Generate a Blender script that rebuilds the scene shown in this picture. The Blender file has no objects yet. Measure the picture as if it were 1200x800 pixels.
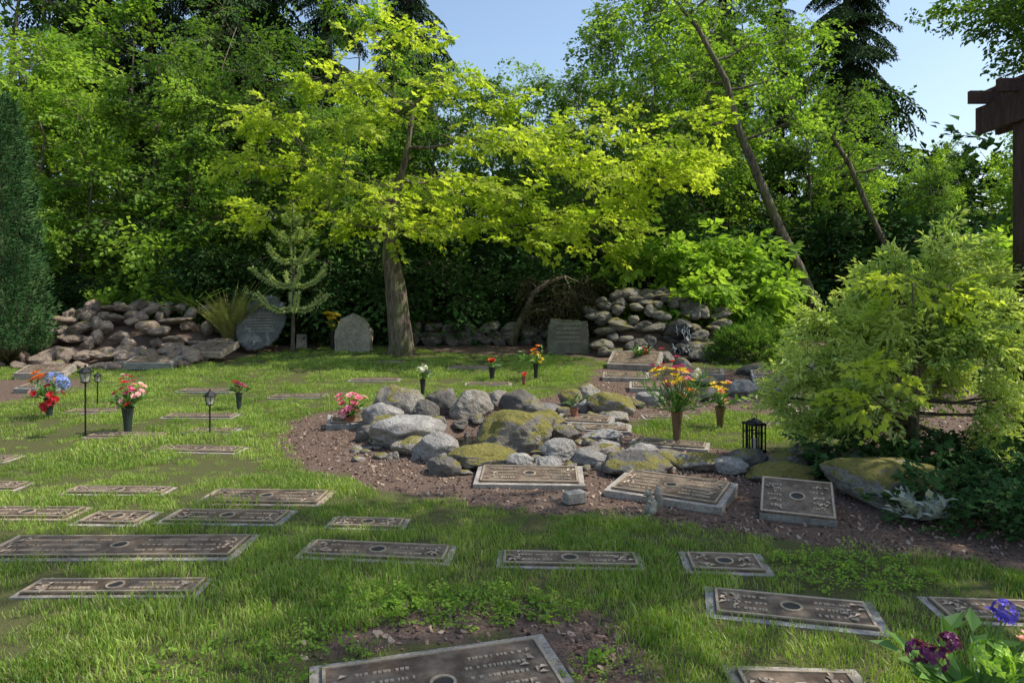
import bpy, bmesh, math, random
import numpy as np
from mathutils import Vector, noise
rnd=random.Random(11); rs=np.random.RandomState(11)
sc=bpy.context.scene
# ------------------------------------------------------------ materials
def newmat(name):
    m=bpy.data.materials.new(name); m.use_nodes=True
    nt=m.node_tree; nt.nodes.clear(); return m,nt
def N(nt,t,**k):
    n=nt.nodes.new(t)
    for a,b in k.items(): setattr(n,a,b)
    return n
def L(nt,a,b): nt.links.new(a,b)
def mixc(nt,f,a,b,bt='MIX'):
    n=nt.nodes.new('ShaderNodeMix'); n.data_type='RGBA'; n.blend_type=bt
    for s,v in ((0,f),(6,a),(7,b)):
        if hasattr(v,'is_output'): L(nt,v,n.inputs[s])
        elif s==0: n.inputs[0].default_value=v
        else: n.inputs[s].default_value=(*v,1)
    return n.outputs[2]
def noisen(nt,scale,detail=4,rough=.6,vec=None):
    n=N(nt,'ShaderNodeTexNoise'); n.inputs['Scale'].default_value=scale
    n.inputs['Detail'].default_value=detail; n.inputs['Roughness'].default_value=rough
    if vec is not None: L(nt,vec,n.inputs['Vector'])
    return n.outputs['Fac']
def ramp(nt,f,a,b):
    n=N(nt,'ShaderNodeMapRange'); n.inputs[1].default_value=a; n.inputs[2].default_value=b
    n.interpolation_type='SMOOTHSTEP'; L(nt,f,n.inputs[0]); return n.outputs[0]
def math_(nt,op,a,b):
    n=N(nt,'ShaderNodeMath',operation=op)
    for i,v in enumerate((a,b)):
        if hasattr(v,'is_output'): L(nt,v,n.inputs[i])
        else: n.inputs[i].default_value=v
    return n.outputs[0]
def out(nt,sh):
    o=N(nt,'ShaderNodeOutputMaterial'); L(nt,sh,o.inputs[0])
def princ(nt,col,rough=.7,metal=0,bump=None,bs=.5,bd=.02,spec=.5):
    p=N(nt,'ShaderNodeBsdfPrincipled')
    if hasattr(col,'is_output'): L(nt,col,p.inputs['Base Color'])
    else: p.inputs['Base Color'].default_value=(*col,1)
    p.inputs['Roughness'].default_value=rough; p.inputs['Metallic'].default_value=metal
    p.inputs['Specular IOR Level'].default_value=spec
    if bump is not None:
        b=N(nt,'ShaderNodeBump'); b.inputs['Strength'].default_value=bs; b.inputs['Distance'].default_value=bd
        L(nt,bump,b.inputs['Height']); L(nt,b.outputs[0],p.inputs['Normal'])
    return p.outputs[0]
def leafmat(name,c1,c2,trans=.45,gloss=0,ns=.6):
    m,nt=newmat(name)
    oi=N(nt,'ShaderNodeObjectInfo'); g=N(nt,'ShaderNodeNewGeometry')
    f=math_(nt,'ADD',math_(nt,'MULTIPLY',oi.outputs['Random'],.6),math_(nt,'MULTIPLY',g.outputs['Random Per Island'],.4))
    if ns>0:
        n=noisen(nt,ns,0,.5,g.outputs['Position'])
        f=math_(nt,'ADD',f,math_(nt,'MULTIPLY',math_(nt,'SUBTRACT',n,.5),1.1))
    col=mixc(nt,f,c1,c2)
    d=N(nt,'ShaderNodeBsdfDiffuse'); L(nt,col,d.inputs[0]); sh=d.outputs[0]
    if trans>0:
        t=N(nt,'ShaderNodeBsdfTranslucent'); tc=mixc(nt,1.0,col,(1.3,1.35,.5),'MULTIPLY'); L(nt,tc,t.inputs[0])
        mx=N(nt,'ShaderNodeMixShader'); mx.inputs[0].default_value=trans
        L(nt,sh,mx.inputs[1]); L(nt,t.outputs[0],mx.inputs[2]); sh=mx.outputs[0]
    if gloss>0:
        gl=N(nt,'ShaderNodeBsdfGlossy'); gl.inputs['Roughness'].default_value=.45
        m2=N(nt,'ShaderNodeMixShader'); m2.inputs[0].default_value=gloss
        L(nt,sh,m2.inputs[1]); L(nt,gl.outputs[0],m2.inputs[2]); sh=m2.outputs[0]
    out(nt,sh); return m
def barkmat(name,c1,c2,moss=.0):
    m,nt=newmat(name); g=N(nt,'ShaderNodeNewGeometry')
    mp=N(nt,'ShaderNodeMapping'); mp.inputs['Scale'].default_value=(9,9,1.6); L(nt,g.outputs['Position'],mp.inputs[0])
    n=noisen(nt,1.6,5,.75,mp.outputs[0]); col=mixc(nt,ramp(nt,n,.35,.65),c1,c2)
    if moss>0:
        n2=noisen(nt,1.7,3,.6,g.outputs['Position']); col=mixc(nt,math_(nt,'MULTIPLY',ramp(nt,n2,.45,.6),moss),col,(.10,.13,.03))
    out(nt,princ(nt,col,.9,0,n,1,.08)); return m
def rockmat(name,c1,c2,moss,lich=.3):
    m,nt=newmat(name); g=N(nt,'ShaderNodeNewGeometry'); pos=g.outputs['Position']
    isl=g.outputs['Random Per Island']; oi=N(nt,'ShaderNodeObjectInfo').outputs['Random']
    n=noisen(nt,5,6,.7,pos); n2=noisen(nt,45,3,.7,pos); n3=noisen(nt,2.5,5,.75,pos)
    f=math_(nt,'ADD',math_(nt,'MULTIPLY',math_(nt,'FRACT',math_(nt,'ADD',isl,oi),0),.6),math_(nt,'MULTIPLY',ramp(nt,n,.3,.7),.5))
    col=mixc(nt,f,c1,c2)
    col=mixc(nt,math_(nt,'MULTIPLY',ramp(nt,n2,.5,.72),.5),col,(.06,.055,.045))
    col=mixc(nt,math_(nt,'MULTIPLY',ramp(nt,n3,.52,.60),lich),col,(.52,.50,.44))
    if moss>0:
        s=N(nt,'ShaderNodeSeparateXYZ'); L(nt,g.outputs['Normal'],s.inputs[0])
        mm=math_(nt,'ADD',math_(nt,'MULTIPLY',s.outputs[2],.55),math_(nt,'MULTIPLY',math_(nt,'SUBTRACT',n,.5),2.4))
        mm=ramp(nt,math_(nt,'ADD',mm,moss-.55),.28,.42)
        mc=mixc(nt,noisen(nt,26,3,.8,pos),(.07,.065,.015),(.36,.31,.085))
        col=mixc(nt,mm,col,mc)
    h=math_(nt,'ADD',n,math_(nt,'MULTIPLY',n2,.35))
    out(nt,princ(nt,col,.9,0,h,1,.08,spec=.25)); return m
def simple(name,c,rough=.6,metal=0,var=.25,scale=20,bump=.3):
    m,nt=newmat(name); g=N(nt,'ShaderNodeNewGeometry'); n=noisen(nt,scale,4,.65,g.outputs['Position'])
    n2=noisen(nt,scale*.12,4,.65,g.outputs['Position'])
    col=mixc(nt,ramp(nt,math_(nt,'ADD',math_(nt,'MULTIPLY',n,.5),math_(nt,'MULTIPLY',n2,.5)),.35,.65),tuple(v*(1-var) for v in c),tuple(min(1,v*(1+var)) for v in c))
    out(nt,princ(nt,col,rough,metal,n,bump,.01)); return m
# ------------------------------------------------------------ mesh builder
class MB:
    def __init__(s): s.v=[];s.f=[];s.m=[]
    def add(s,vs,fs,mi=0):
        o=len(s.v); s.v.extend([tuple(v) for v in vs])
        for f in fs: s.f.append(tuple(i+o for i in f)); s.m.append(mi)
    def box(s,c,d,mi=0,rz=0,top=1.0):
        x,y,z=c; a,b,h=d[0]/2,d[1]/2,d[2]/2; ca,sa=math.cos(rz),math.sin(rz); vs=[]
        for k,t in ((-h,1),(h,top)):
            for p,q in ((-a,-b),(a,-b),(a,b),(-a,b)):
                p*=t;q*=t; vs.append((x+p*ca-q*sa,y+p*sa+q*ca,z+k))
        s.add(vs,[(3,2,1,0),(4,5,6,7),(0,1,5,4),(1,2,6,5),(2,3,7,6),(3,0,4,7)],mi)
    def tube(s,pts,rad,n=7,mi=0,cap=True):
        pts=[Vector(p) for p in pts]; vs=[];fs=[]
        for i,p in enumerate(pts):
            t=(pts[min(i+1,len(pts)-1)]-pts[max(i-1,0)])
            t=t.normalized() if t.length>1e-6 else Vector((0,0,1))
            a=t.cross(Vector((0.3,1,0.1)))
            if a.length<.05: a=t.cross(Vector((1,0,0)))
            a.normalize(); b=t.cross(a)
            for k in range(n):
                th=2*math.pi*k/n; vs.append(p+(a*math.cos(th)+b*math.sin(th))*rad[i])
        for i in range(len(pts)-1):
            for k in range(n):
                k2=(k+1)%n; fs.append((i*n+k,i*n+k2,(i+1)*n+k2,(i+1)*n+k))
        if cap: fs.append(tuple(range(n))[::-1]); fs.append(tuple((len(pts)-1)*n+k for k in range(n)))
        s.add(vs,fs,mi)
    def lathe(s,c,prof,n=16,mi=0):
        s.tube([(c[0],c[1],c[2]+z) for z,r in prof],[r for z,r in prof],n,mi)
    def obj(s,name,mats,smooth=False,loc=(0,0,0),bevel=0,link=True,parent=None,rot=(0,0,0)):
        me=bpy.data.meshes.new(name); me.from_pydata(s.v,[],s.f); me.update()
        for m in mats: me.materials.append(m)
        me.polygons.foreach_set('material_index',s.m)
        if smooth: me.polygons.foreach_set('use_smooth',[True]*len(s.f))
        o=bpy.data.objects.new(name,me); o.location=loc; o.rotation_euler=rot
        if link: sc.collection.objects.link(o)
        if bevel:
            b=o.modifiers.new('b','BEVEL'); b.width=bevel; b.segments=2; b.limit_method='ANGLE'
        if parent: o.parent=parent
        return o
# ------------------------------------------------------------ terrain
def sstep(a,b,x): t=np.clip((x-a)/(b-a),0,1); return t*t*(3-2*t)
def gz(x,y):
    x=np.asarray(x,float); y=np.asarray(y,float)
    t=np.clip(y-10,0,35); z=.05*np.where(t<1,t*t*.5,t-.5)+.025*np.where(t>1,1,t)
    z=z+.012*np.sin(x*1.3+.5)*np.sin(y*1.1)*sstep(14,9,y)
    z=z+.72*np.exp(-(((x+8.6)/2.2)**2+((y-16.0)/1.4)**2)**2)
    z=z+.72*np.exp(-(((x-3.4)/1.5)**2+((y-16.0)/1.0)**2)**2)
    z=z+.05*np.exp(-(((x+.5)/1.5)**2+((y-7.6)/1.5)**2)**2)
    z=z-.34*np.exp(-(((x+.35)/.62)**2+((y-7.75)/.62)**2)**2)
    return z
def gzf(x,y): return float(gz(x,y))
def sdf(px,py,poly):
    px=np.asarray(px,float);py=np.asarray(py,float)
    d=np.full(px.shape,1e9); ins=np.zeros(px.shape,bool); n=len(poly)
    for i in range(n):
        x0,y0=poly[i];x1,y1=poly[(i+1)%n]; ex,ey=x1-x0,y1-y0
        t=np.clip(((px-x0)*ex+(py-y0)*ey)/(ex*ex+ey*ey),0,1)
        d=np.minimum(d,np.hypot(px-x0-t*ex,py-y0-t*ey))
        c=((y0>py)!=(y1>py))&(px<(x1-x0)*(py-y0)/((y1-y0) if y1!=y0 else 1e-9)+x0); ins^=c
    return np.where(ins,d,-d)
BED=[(-2.83,8.5),(-2.5,7.3),(-2.05,6.4),(-1.47,5.85),(-.83,5.45),(-.26,5.15),(.37,4.97),(.97,4.83),(1.45,4.65),(1.91,4.4),(2.36,4.2),(2.95,3.95),(4.5,3.6),(7,4),(8,9),(7,14),(5.2,12.5),(3,13.8),(1.6,13.2),(1.2,11.2),(.2,10.3),(-1,9.9),(-1.9,9.7),(-2.6,9.3)]
LAWN=[(2.75+1.4*math.cos(a*.4),8.1+1.15*math.sin(a*.4)) for a in range(16)]
PATCH=[(-.75,3.35),(-.2,3.65),(.35,3.55),(.6,3.2),(.65,2.7),(.9,2.2),(.35,2.2),(.28,2.8),(0,3.2),(-.4,3.1),(-1.0,2.95)]
FOREST=[(-60,18),(-20,16),(-11,15.5),(-11,13.4),(-6.4,13.6),(-5.0,16.2),(-2.5,16.4),(-1.5,15.4),(1.5,14.8),(2.2,13.6),(4.5,13.8),(5,16.4),(7.5,16.6),(12,14),(60,12),(60,300),(-60,300)]
LEFTB=[(-12,9.5),(-7.6,9.9),(-6.9,11),(-7.4,12),(-12,12)]
def soilf(x,y):
    b=np.minimum(sdf(x,y,BED),-sdf(x,y,LAWN))
    return np.maximum.reduce([b,sdf(x,y,PATCH)-.02,sdf(x,y,FOREST),sdf(x,y,LEFTB)])
xs=np.concatenate([-np.geomspace(12.5,400,26)[::-1],np.arange(-12,12.01,.09),np.geomspace(12.5,400,26)])
ys=np.concatenate([-np.geomspace(1,300,14)[::-1],np.arange(0,1.6,.4),np.arange(1.6,18,.09),np.geomspace(18.2,500,34)])
X,Y=np.meshgrid(xs,ys); Z=gz(X,Y); nx,ny=len(xs),len(ys)
S=soilf(X,Y)
V=np.stack([X.ravel(),Y.ravel(),Z.ravel()],1)
idx=np.arange(nx*ny).reshape(ny,nx); F=np.stack([idx[:-1,:-1].ravel(),idx[:-1,1:].ravel(),idx[1:,1:].ravel(),idx[1:,:-1].ravel()],1)
me=bpy.data.meshes.new('ground'); me.from_pydata(V.tolist(),[],F.tolist()); me.update()
me.polygons.foreach_set('use_smooth',[True]*len(F))
at=me.attributes.new('soil','FLOAT','POINT'); at.data.foreach_set('value',np.clip(S,-1,1).ravel())
m,nt=newmat('ground_mat'); g=N(nt,'ShaderNodeNewGeometry'); pos=g.outputs['Position']
a=N(nt,'ShaderNodeAttribute',attribute_name='soil')
n1=noisen(nt,6,5,.7,pos); n2=noisen(nt,60,3,.7,pos); n3=noisen(nt,1.2,3,.6,pos)
msk=ramp(nt,math_(nt,'ADD',a.outputs['Fac'],math_(nt,'MULTIPLY',math_(nt,'SUBTRACT',n1,.5),.35)),-.04,.04)
soil=mixc(nt,ramp(nt,n2,.35,.68),(.085,.053,.038),(.25,.17,.125))
soil=mixc(nt,ramp(nt,n3,.35,.65),soil,mixc(nt,.5,soil,(.15,.105,.08)))
gr=mixc(nt,n2,(.045,.06,.016),(.16,.15,.055))
out(nt,princ(nt,mixc(nt,msk,gr,soil),.95,0,math_(nt,'ADD',n2,n1),.8,.03,spec=.2))
me.materials.append(m)
o=bpy.data.objects.new('ground',me); sc.collection.objects.link(o)
# ------------------------------------------------------------ instancing
def gn_group(coll):
    ng=bpy.data.node_groups.new('scatter_'+coll.name,'GeometryNodeTree')
    ng.interface.new_socket('Geometry',in_out='INPUT',socket_type='NodeSocketGeometry')
    ng.interface.new_socket('Geometry',in_out='OUTPUT',socket_type='NodeSocketGeometry')
    i=ng.nodes.new('NodeGroupInput'); o=ng.nodes.new('NodeGroupOutput')
    ip=ng.nodes.new('GeometryNodeInstanceOnPoints'); ci=ng.nodes.new('GeometryNodeCollectionInfo')
    ci.inputs['Collection'].default_value=coll; ci.inputs['Separate Children'].default_value=True; ci.inputs['Reset Children'].default_value=True
    r=ng.nodes.new('GeometryNodeInputNamedAttribute'); r.data_type='FLOAT_VECTOR'; r.inputs['Name'].default_value='rot'
    s=ng.nodes.new('GeometryNodeInputNamedAttribute'); s.data_type='FLOAT_VECTOR'; s.inputs['Name'].default_value='scl'
    e=ng.nodes.new('FunctionNodeEulerToRotation')
    ip.inputs['Pick Instance'].default_value=True
    l=ng.links.new
    l(i.outputs[0],ip.inputs['Points']); l(ci.outputs[0],ip.inputs['Instance'])
    l(r.outputs['Attribute'],e.inputs[0]); l(e.outputs[0],ip.inputs['Rotation']); l(s.outputs['Attribute'],ip.inputs['Scale'])
    l(ip.outputs[0],o.inputs[0]); return ng
GN={}
def mkcoll(name,objs):
    c=bpy.data.collections.new(name)
    for o in objs: c.objects.link(o)
    GN[name]=gn_group(c); return name
def ptmesh(name,P,R,S_):
    P=np.asarray(P,float); n=len(P)
    me=bpy.data.meshes.new(name); me.vertices.add(n); me.vertices.foreach_set('co',P.ravel())
    a=me.attributes.new('rot','FLOAT_VECTOR','POINT'); a.data.foreach_set('vector',np.asarray(R,float).ravel())
    S_=np.asarray(S_,float)
    if S_.ndim==1: S_=np.repeat(S_[:,None],3,1)
    a=me.attributes.new('scl','FLOAT_VECTOR','POINT'); a.data.foreach_set('vector',S_.ravel())
    me.update(); return me
def scatter(name,me,coll,parent=None,loc=(0,0,0)):
    o=bpy.data.objects.new(name,me); sc.collection.objects.link(o); o.location=loc
    md=o.modifiers.new('scatter','NODES'); md.node_group=GN[coll]
    if parent: o.parent=parent
    return o
# ------------------------------------------------------------ leaf sprigs
def leaf(mb,p,d,nrm,ln,w,lobed=False,mi=0,fold=.25):
    d=d.normalized(); s=d.cross(nrm).normalized(); u=s.cross(d).normalized()
    if lobed:
        prof=[(0,0),(.18,.42),(.30,.30),(.55,.55),(.58,.22),(1,0),(.58,-.22),(.55,-.55),(.30,-.30),(.18,-.42)]
        vs=[p+d*ln*a+s*ln*b*w+u*ln*(abs(b)*fold-.18*a*a) for a,b in prof]
        fs=[(0,1,2),(0,2,3,4),(0,4,5),(0,5,6),(0,6,7,8),(0,8,9)]
        mb.add(vs,fs,mi)
    else:
        vs=[p,p+d*ln*.42+s*w*ln*.5+u*ln*fold*.3,p+d*ln-u*ln*.15,p+d*ln*.42-s*w*ln*.5+u*ln*fold*.3]
        mb.add(vs,[(0,1,2),(0,2,3)],mi)
def sprig(name,n,length,ln,w,mat,tw,lobed=False,droop=.15,spread=.5,seed=0):
    r=random.Random(seed); mb=MB()
    def tp(t): return Vector((length*t,.06*length*math.sin(t*4+seed),-droop*length*t*t))
    mb.tube([tp(i/4) for i in range(5)],[.012*length*(1.2-i/4) for i in range(5)],3,1,False)
    for i in range(n):
        t=.12+.88*(i+.5)/n; side=1 if i%2 else -1
        p=tp(t); off=r.random()*spread*length*(1-.5*t)
        dv=Vector((.6+r.random()*.7,side*(.5+r.random()*.8),r.uniform(-.35,.3))).normalized()
        q=p+dv*off
        nr=Vector((r.uniform(-.5,.5),r.uniform(-.5,.5),1)).normalized()
        d2=(dv+Vector((r.uniform(-.5,.5),r.uniform(-.5,.5),r.uniform(-.45,.15)))).normalized()
        leaf(mb,q,d2,nr,ln*r.uniform(.7,1.2),w,lobed)
    return mb.obj(name,[mat,tw],link=False)
def bough(name,mat,tw,seed):
    r=random.Random(seed); mb=MB()
    def tp(t): return Vector((t,.03*math.sin(t*5+seed),.06*t-.34*t*t))
    mb.tube([tp(i/5) for i in range(6)],[.012*(1.15-i/5) for i in range(6)],4,1,False)
    for i in range(22):
        t=.10+.9*i/22; side=1 if i%2 else -1; l2=.46*(1.1-t)*r.uniform(.6,1.15)+.06
        dv=Vector((.75,side*.8,r.uniform(-.35,-.05))).normalized(); base=tp(t)
        nb=max(3,int(l2*24))
        for k in range(nb):
            u=(k+.5)/nb; p=base+dv*l2*u+Vector((0,0,-.4*l2*u*u))
            for sd in (1,-1):
                d=(dv*1.0+dv.cross(Vector((0,0,1)))*sd*.8+Vector((0,0,r.uniform(-1.1,-.05)))).normalized()
                leaf(mb,p,d,Vector((r.uniform(-.4,.4),r.uniform(-.4,.4),1)),.09*r.uniform(.7,1.2),.42)
    return mb.obj(name,[mat,tw],link=False)
bark=barkmat('bark',(.05,.036,.026),(.27,.205,.145),.5)
barkd=barkmat('bark_dark',(.03,.022,.018),(.12,.09,.07),.2)
twm=simple('twig',(.09,.07,.05),.9)
M_maple=leafmat('leaf_maple',(.25,.36,.04),(.62,.68,.13),.58)
M_lime=leafmat('leaf_lime',(.13,.26,.035),(.41,.56,.11),.5)
M_mid=leafmat('leaf_mid',(.055,.13,.03),(.21,.33,.07),.42)
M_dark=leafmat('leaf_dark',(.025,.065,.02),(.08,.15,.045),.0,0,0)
M_fir=leafmat('needle_fir',(.03,.06,.025),(.10,.145,.055),0,0,0)
M_red=leafmat('leaf_red',(.035,.04,.018),(.10,.08,.04),0,0,0)
M_shrub=leafmat('leaf_shrub',(.24,.37,.07),(.70,.76,.28),.42,.04,2.0)
M_arb=leafmat('leaf_cedar',(.03,.085,.03),(.11,.21,.07),0,0,3)
M_young=leafmat('needle_young',(.36,.47,.19),(.66,.72,.37),.3,0,0)
M_grass=leafmat('grass_blade',(.12,.23,.025),(.40,.52,.10),.36,.03,.9)
M_dry=leafmat('grass_dry',(.28,.25,.11),(.50,.46,.22),.3,0,0)
def sprigs(nm,mat,n,length,ln,w,lobed=False,droop=.15,spread=.5,k=4):
    return mkcoll(nm,[sprig(f'{nm}_{i}',n,length,ln,w,mat,twm,lobed,droop,spread,seed=i+len(nm)) for i in range(k)])
C_maple=sprigs('maple_sprig',M_maple,15,.5,.12,.95,True)
C_lime=sprigs('lime_sprig',M_lime,18,.6,.12,.75,False,.25,.6)
C_mid=sprigs('mid_sprig',M_mid,18,.65,.115,.7,False,.3,.6)
C_dark=sprigs('dark_sprig',M_dark,20,.65,.14,.7,False,.3,.6)
C_red=sprigs('red_sprig',M_red,20,.4,.10,.35,False,.9)
C_shrub=sprigs('shrub_sprig',M_shrub,20,.22,.062,.36,False,.05,.4)
C_small=sprigs('small_sprig',M_mid,22,.2,.045,.6,False,.1,.4)
C_ivy=sprigs('ivy_sprig',M_dark,14,.22,.07,.8,True,.1,.6)
C_big=sprigs('bigleaf_sprig',M_lime,14,.55,.20,.7,False,.3,.5)
C_fir=mkcoll('fir_bough',[bough(f'fir_{i}',M_fir,barkd,i) for i in range(3)])
C_fan=sprigs('cedar_sprig',M_arb,24,.3,.07,.3,False,-.1,.35)
# ------------------------------------------------------------ trees
def branch(mb,p0,p1,r0,r1,n=6,sides=6,up=0,wob=.08):
    p0=Vector(p0);p1=Vector(p1);ln=(p1-p0).length; pts=[];rad=[]
    j=Vector((rnd.uniform(-1,1),rnd.uniform(-1,1),rnd.uniform(-.5,.5)))*ln*wob
    for i in range(n+1):
        t=i/n; q=p0.lerp(p1,t)+j*math.sin(t*math.pi)+Vector((0,0,up*ln*math.sin(t*math.pi)))
        q+=Vector((rnd.uniform(-1,1),rnd.uniform(-1,1),rnd.uniform(-1,1)))*ln*.018*(0<i<n)
        pts.append(q); rad.append(r0+(r1-r0)*t)
    mb.tube(pts,rad,sides,0,False); return pts,rad
def treemesh(name,trunk,clumps,per=40,scale=(.8,1.25),br=.05,tilt=.4,sub=4,down=.1,minz=.25):
    mb=MB(); tp=[Vector(t[:3]) for t in trunk]; mb.tube(tp,[t[3] for t in trunk],10)
    nodes=[]; zt=trunk[0][2]+(trunk[-1][2]-trunk[0][2])*minz
    for i in range(len(tp)-1):
        for k in range(5):
            q=tp[i].lerp(tp[i+1],k/5)
            if q.z>=zt: nodes.append((q,trunk[i][3]+(trunk[i+1][3]-trunk[i][3])*k/5,0))
    nodes.append((tp[-1],trunk[-1][3],0))
    def hd(c): return min(math.hypot(c[0]-q.x,c[1]-q.y)+.3*abs(c[2]-q.z) for q in tp)
    P=[];R=[];S_=[]
    for c in sorted(clumps,key=hd):
        cc=Vector(c[:3]); best=None;bd=1e9
        for q,r,g_ in nodes:
            w=(cc-q).length*(1.0 if q.z<cc.z-.05 else 1.35)+g_*.25+(0 if r>.012 else .5)
            if w<bd: bd=w;best=(q,r,g_)
        q,r,g_=best; r0=min(r*.72,br*(.35+.3*(cc-q).length)+.008)
        pts,rad=branch(mb,q,cc,r0,max(.006,r0*.45),up=-.05)
        for k in (2,4,6): nodes.append((pts[k],rad[k],g_+1))
        for _ in range(sub):
            e=cc+Vector((rnd.uniform(-1,1)*c[3],rnd.uniform(-1,1)*c[4],rnd.uniform(-.7,.9)*c[5]))*.85
            branch(mb,pts[rnd.randint(3,6)],e,r0*.35,r0*.1,n=4,sides=4)
        n=int(per*rnd.uniform(.7,1.3))
        d=rs.normal(size=(n,3)); d/=np.linalg.norm(d,axis=1)[:,None]; rad_=rs.rand(n,1)**.5
        p=np.array(c[:3])+d*rad_*np.array(c[3:6]); P.append(p)
        az=np.arctan2(p[:,1]-q.y,p[:,0]-q.x)+rs.normal(size=n)*.8
        R.append(np.stack([rs.normal(size=n)*tilt,rs.normal(size=n)*tilt+down,az],1)); S_.append(rs.uniform(scale[0],scale[1],n))
    return mb,np.concatenate(P),np.concatenate(R),np.concatenate(S_)
def place(name,bm,pm,coll,mat,loc=(0,0,0),rz=0,s=1,cname='foliage'):
    o=bpy.data.objects.new(name,bm); sc.collection.objects.link(o)
    o.location=loc;o.rotation_euler=(0,0,rz);o.scale=(s,s,s)
    c=bpy.data.objects.new(cname,pm); sc.collection.objects.link(c); c.parent=o
    md=c.modifiers.new('scatter','NODES'); md.node_group=GN[coll]; return o
def tree(name,trunk,clumps,coll,mat=bark,loc=(0,0,0),**k):
    mb,P,R,S_=treemesh(name,trunk,clumps,**k)
    b=mb.obj(name,[mat],True,link=False); bm=b.data; bpy.data.objects.remove(b)
    return place(name,bm,ptmesh(name+'_leaves',P,R,S_),coll,mat,loc)
# central spreading maple
cl=[(-5.2,5.5),(-4.2,6.3),(-3.2,6.5),(-2.5,6.9),(-4.4,4.8),(-3.4,5.1),(-2.5,5.5),(-1.5,6.3),(-1.1,5.1),(-4.6,4.0),(-3.8,4.0),(-2.9,4.2),(-1.9,4.4),(-.95,4.2),(-.2,4.8),(0,3.6),(-.8,3.2),(-1.7,3.2),(-2.7,3.5),(.8,4.4),(1.0,3.4),(1.7,3.8),(1.7,3.0),(2.5,3.6),(2.7,4.4),(3.4,4.9),(3.8,4.5),(4.5,4.9),(1.9,4.6),(2.3,2.8),(.4,2.8),(3.2,4.1),(-5.0,3.3),(-5.6,4.6),(-5.9,5.9),(4.1,5.5),(-.4,5.8),(.3,5.4),(-2.2,3.0),(-3.5,3.2),(-2.0,3.8),(-1.2,3.7),(1.2,5.2),(2.0,5.3)]
cl=[(x+2.5,rnd.uniform(-1.6,1.4),z-.26,rnd.uniform(.6,.95),rnd.uniform(.6,.9),rnd.uniform(.22,.36)) for x,z in cl]
tree('maple_tree',[(.0,0,-.15,.38),(.02,0,.25,.28),(-.05,0,.9,.25),(-.12,0,1.6,.23),(-.25,.05,2.3,.17),(-.2,.1,3.2,.10),(.1,.1,4.4,.07),(.3,.1,5.6,.04)],cl,C_maple,bark,(-2.5,15.3,.26),per=26,scale=(.8,1.3),br=.05,tilt=.35,sub=5,minz=.38)
def gen(h,base,R,n,prof,cs=.2):
    out_=[]
    for i in range(n):
        u=(i+rnd.random())/n; z=base+(h-base)*u; rr=R*prof(u); a=rnd.random()*6.283; q=rr*math.sqrt(rnd.random())
        c=R*cs*rnd.uniform(.7,1.4)*(1-.4*u)+.15
        out_.append((q*math.cos(a),q*math.sin(a),z,c,c,c*.55))
    return out_
def trunkp(h,r,wob=.3,n=7):
    return [(wob*math.sin(i*1.3+h)*i/n,wob*math.cos(i*1.7+h)*i/n,-.2+h*.97*i/n,r*(1-.88*i/n)) for i in range(n+1)]
VAR={}
def variant(key,h,base,R,n,prof,per,r,cs=.24,**k):
    mb,P,Rr,S_=treemesh(key,trunkp(h,r),gen(h,base,R,n,prof,cs),per=per,minz=.1,**k)
    b=mb.obj(key,[bark],True,link=False); VAR[key]=(b.data,ptmesh(key+'_l',P,Rr,S_)); bpy.data.objects.remove(b)
dome=lambda u: math.sin(math.pi*(.15+.8*u))**.7
col_=lambda u: .95-.6*u**2
for i in range(2):
    variant(f'sap{i}',8,.8,1.6,32,col_,16,.08,.28,tilt=.5)
    variant(f'dec{i}',12,2.5,3.0,46,dome,17,.16,.20,tilt=.5,scale=(.9,1.5))
    variant(f'thin{i}',10,2.0,1.6,24,dome,13,.09,.23,tilt=.5,scale=(.8,1.3))
    variant(f'bush{i}',2.6,.25,1.4,16,dome,17,.05,.3,tilt=.5,sub=2,scale=(.9,1.5))
def conifer(key,h,R,base=.12,r=.3,sp=.36):
    mb=MB(); mb.tube([(0,0,-.2),(0.05,0,h*.5),(0,0,h)],[r,r*.55,.02],9)
    P=[];Rr=[];S_=[]; z=h*base
    while z<h*.99:
        u=(z-h*base)/(h*(1-base)); ln=R*(1-u)**.75*(.6+.55*rnd.random())+.25
        for k in range(5 if u<.9 else 4):
            if rnd.random()<.15: continue
            P.append((0,0,z+rnd.uniform(-.25,.25))); Rr.append((rnd.uniform(-.3,.3),.05+.3*(1-u)+rnd.uniform(-.2,.25),rnd.random()*6.283)); S_.append(ln*rnd.uniform(.65,1.15))
        z+=sp+.12*(1-u)
    b=mb.obj(key,[barkd],True,link=False); VAR[key]=(b.data,ptmesh(key+'_l',P,Rr,S_)); bpy.data.objects.remove(b)
conifer('fir0',21,3.0,.1); conifer('fir1',24,2.8,.3,.35); conifer('fir2',17,2.4,.1,.25); conifer('fir3',26,3.3,.1,.3,.27)
def put(name,key,coll,x,y,s=1,rz=None):
    bm,pm=VAR[key]; place(name,bm,pm,coll,None,(x,y,gzf(x,y)),rnd.random()*6.28 if rz is None else rz,s)
for x,y,s,k in [(-12.6,18,1.0,0),(-11.0,17.6,.8,1),(-9.5,18.3,1.0,0),(-8.2,17.8,.8,1),(-7.0,18.8,1.05,0),(-5.6,18.6,.8,1),(-13.8,19.5,1.1,1)]:
    put('sapling_tree',f'sap{k}',C_lime if rnd.random()<.75 else C_mid,x,y,s)
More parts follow.
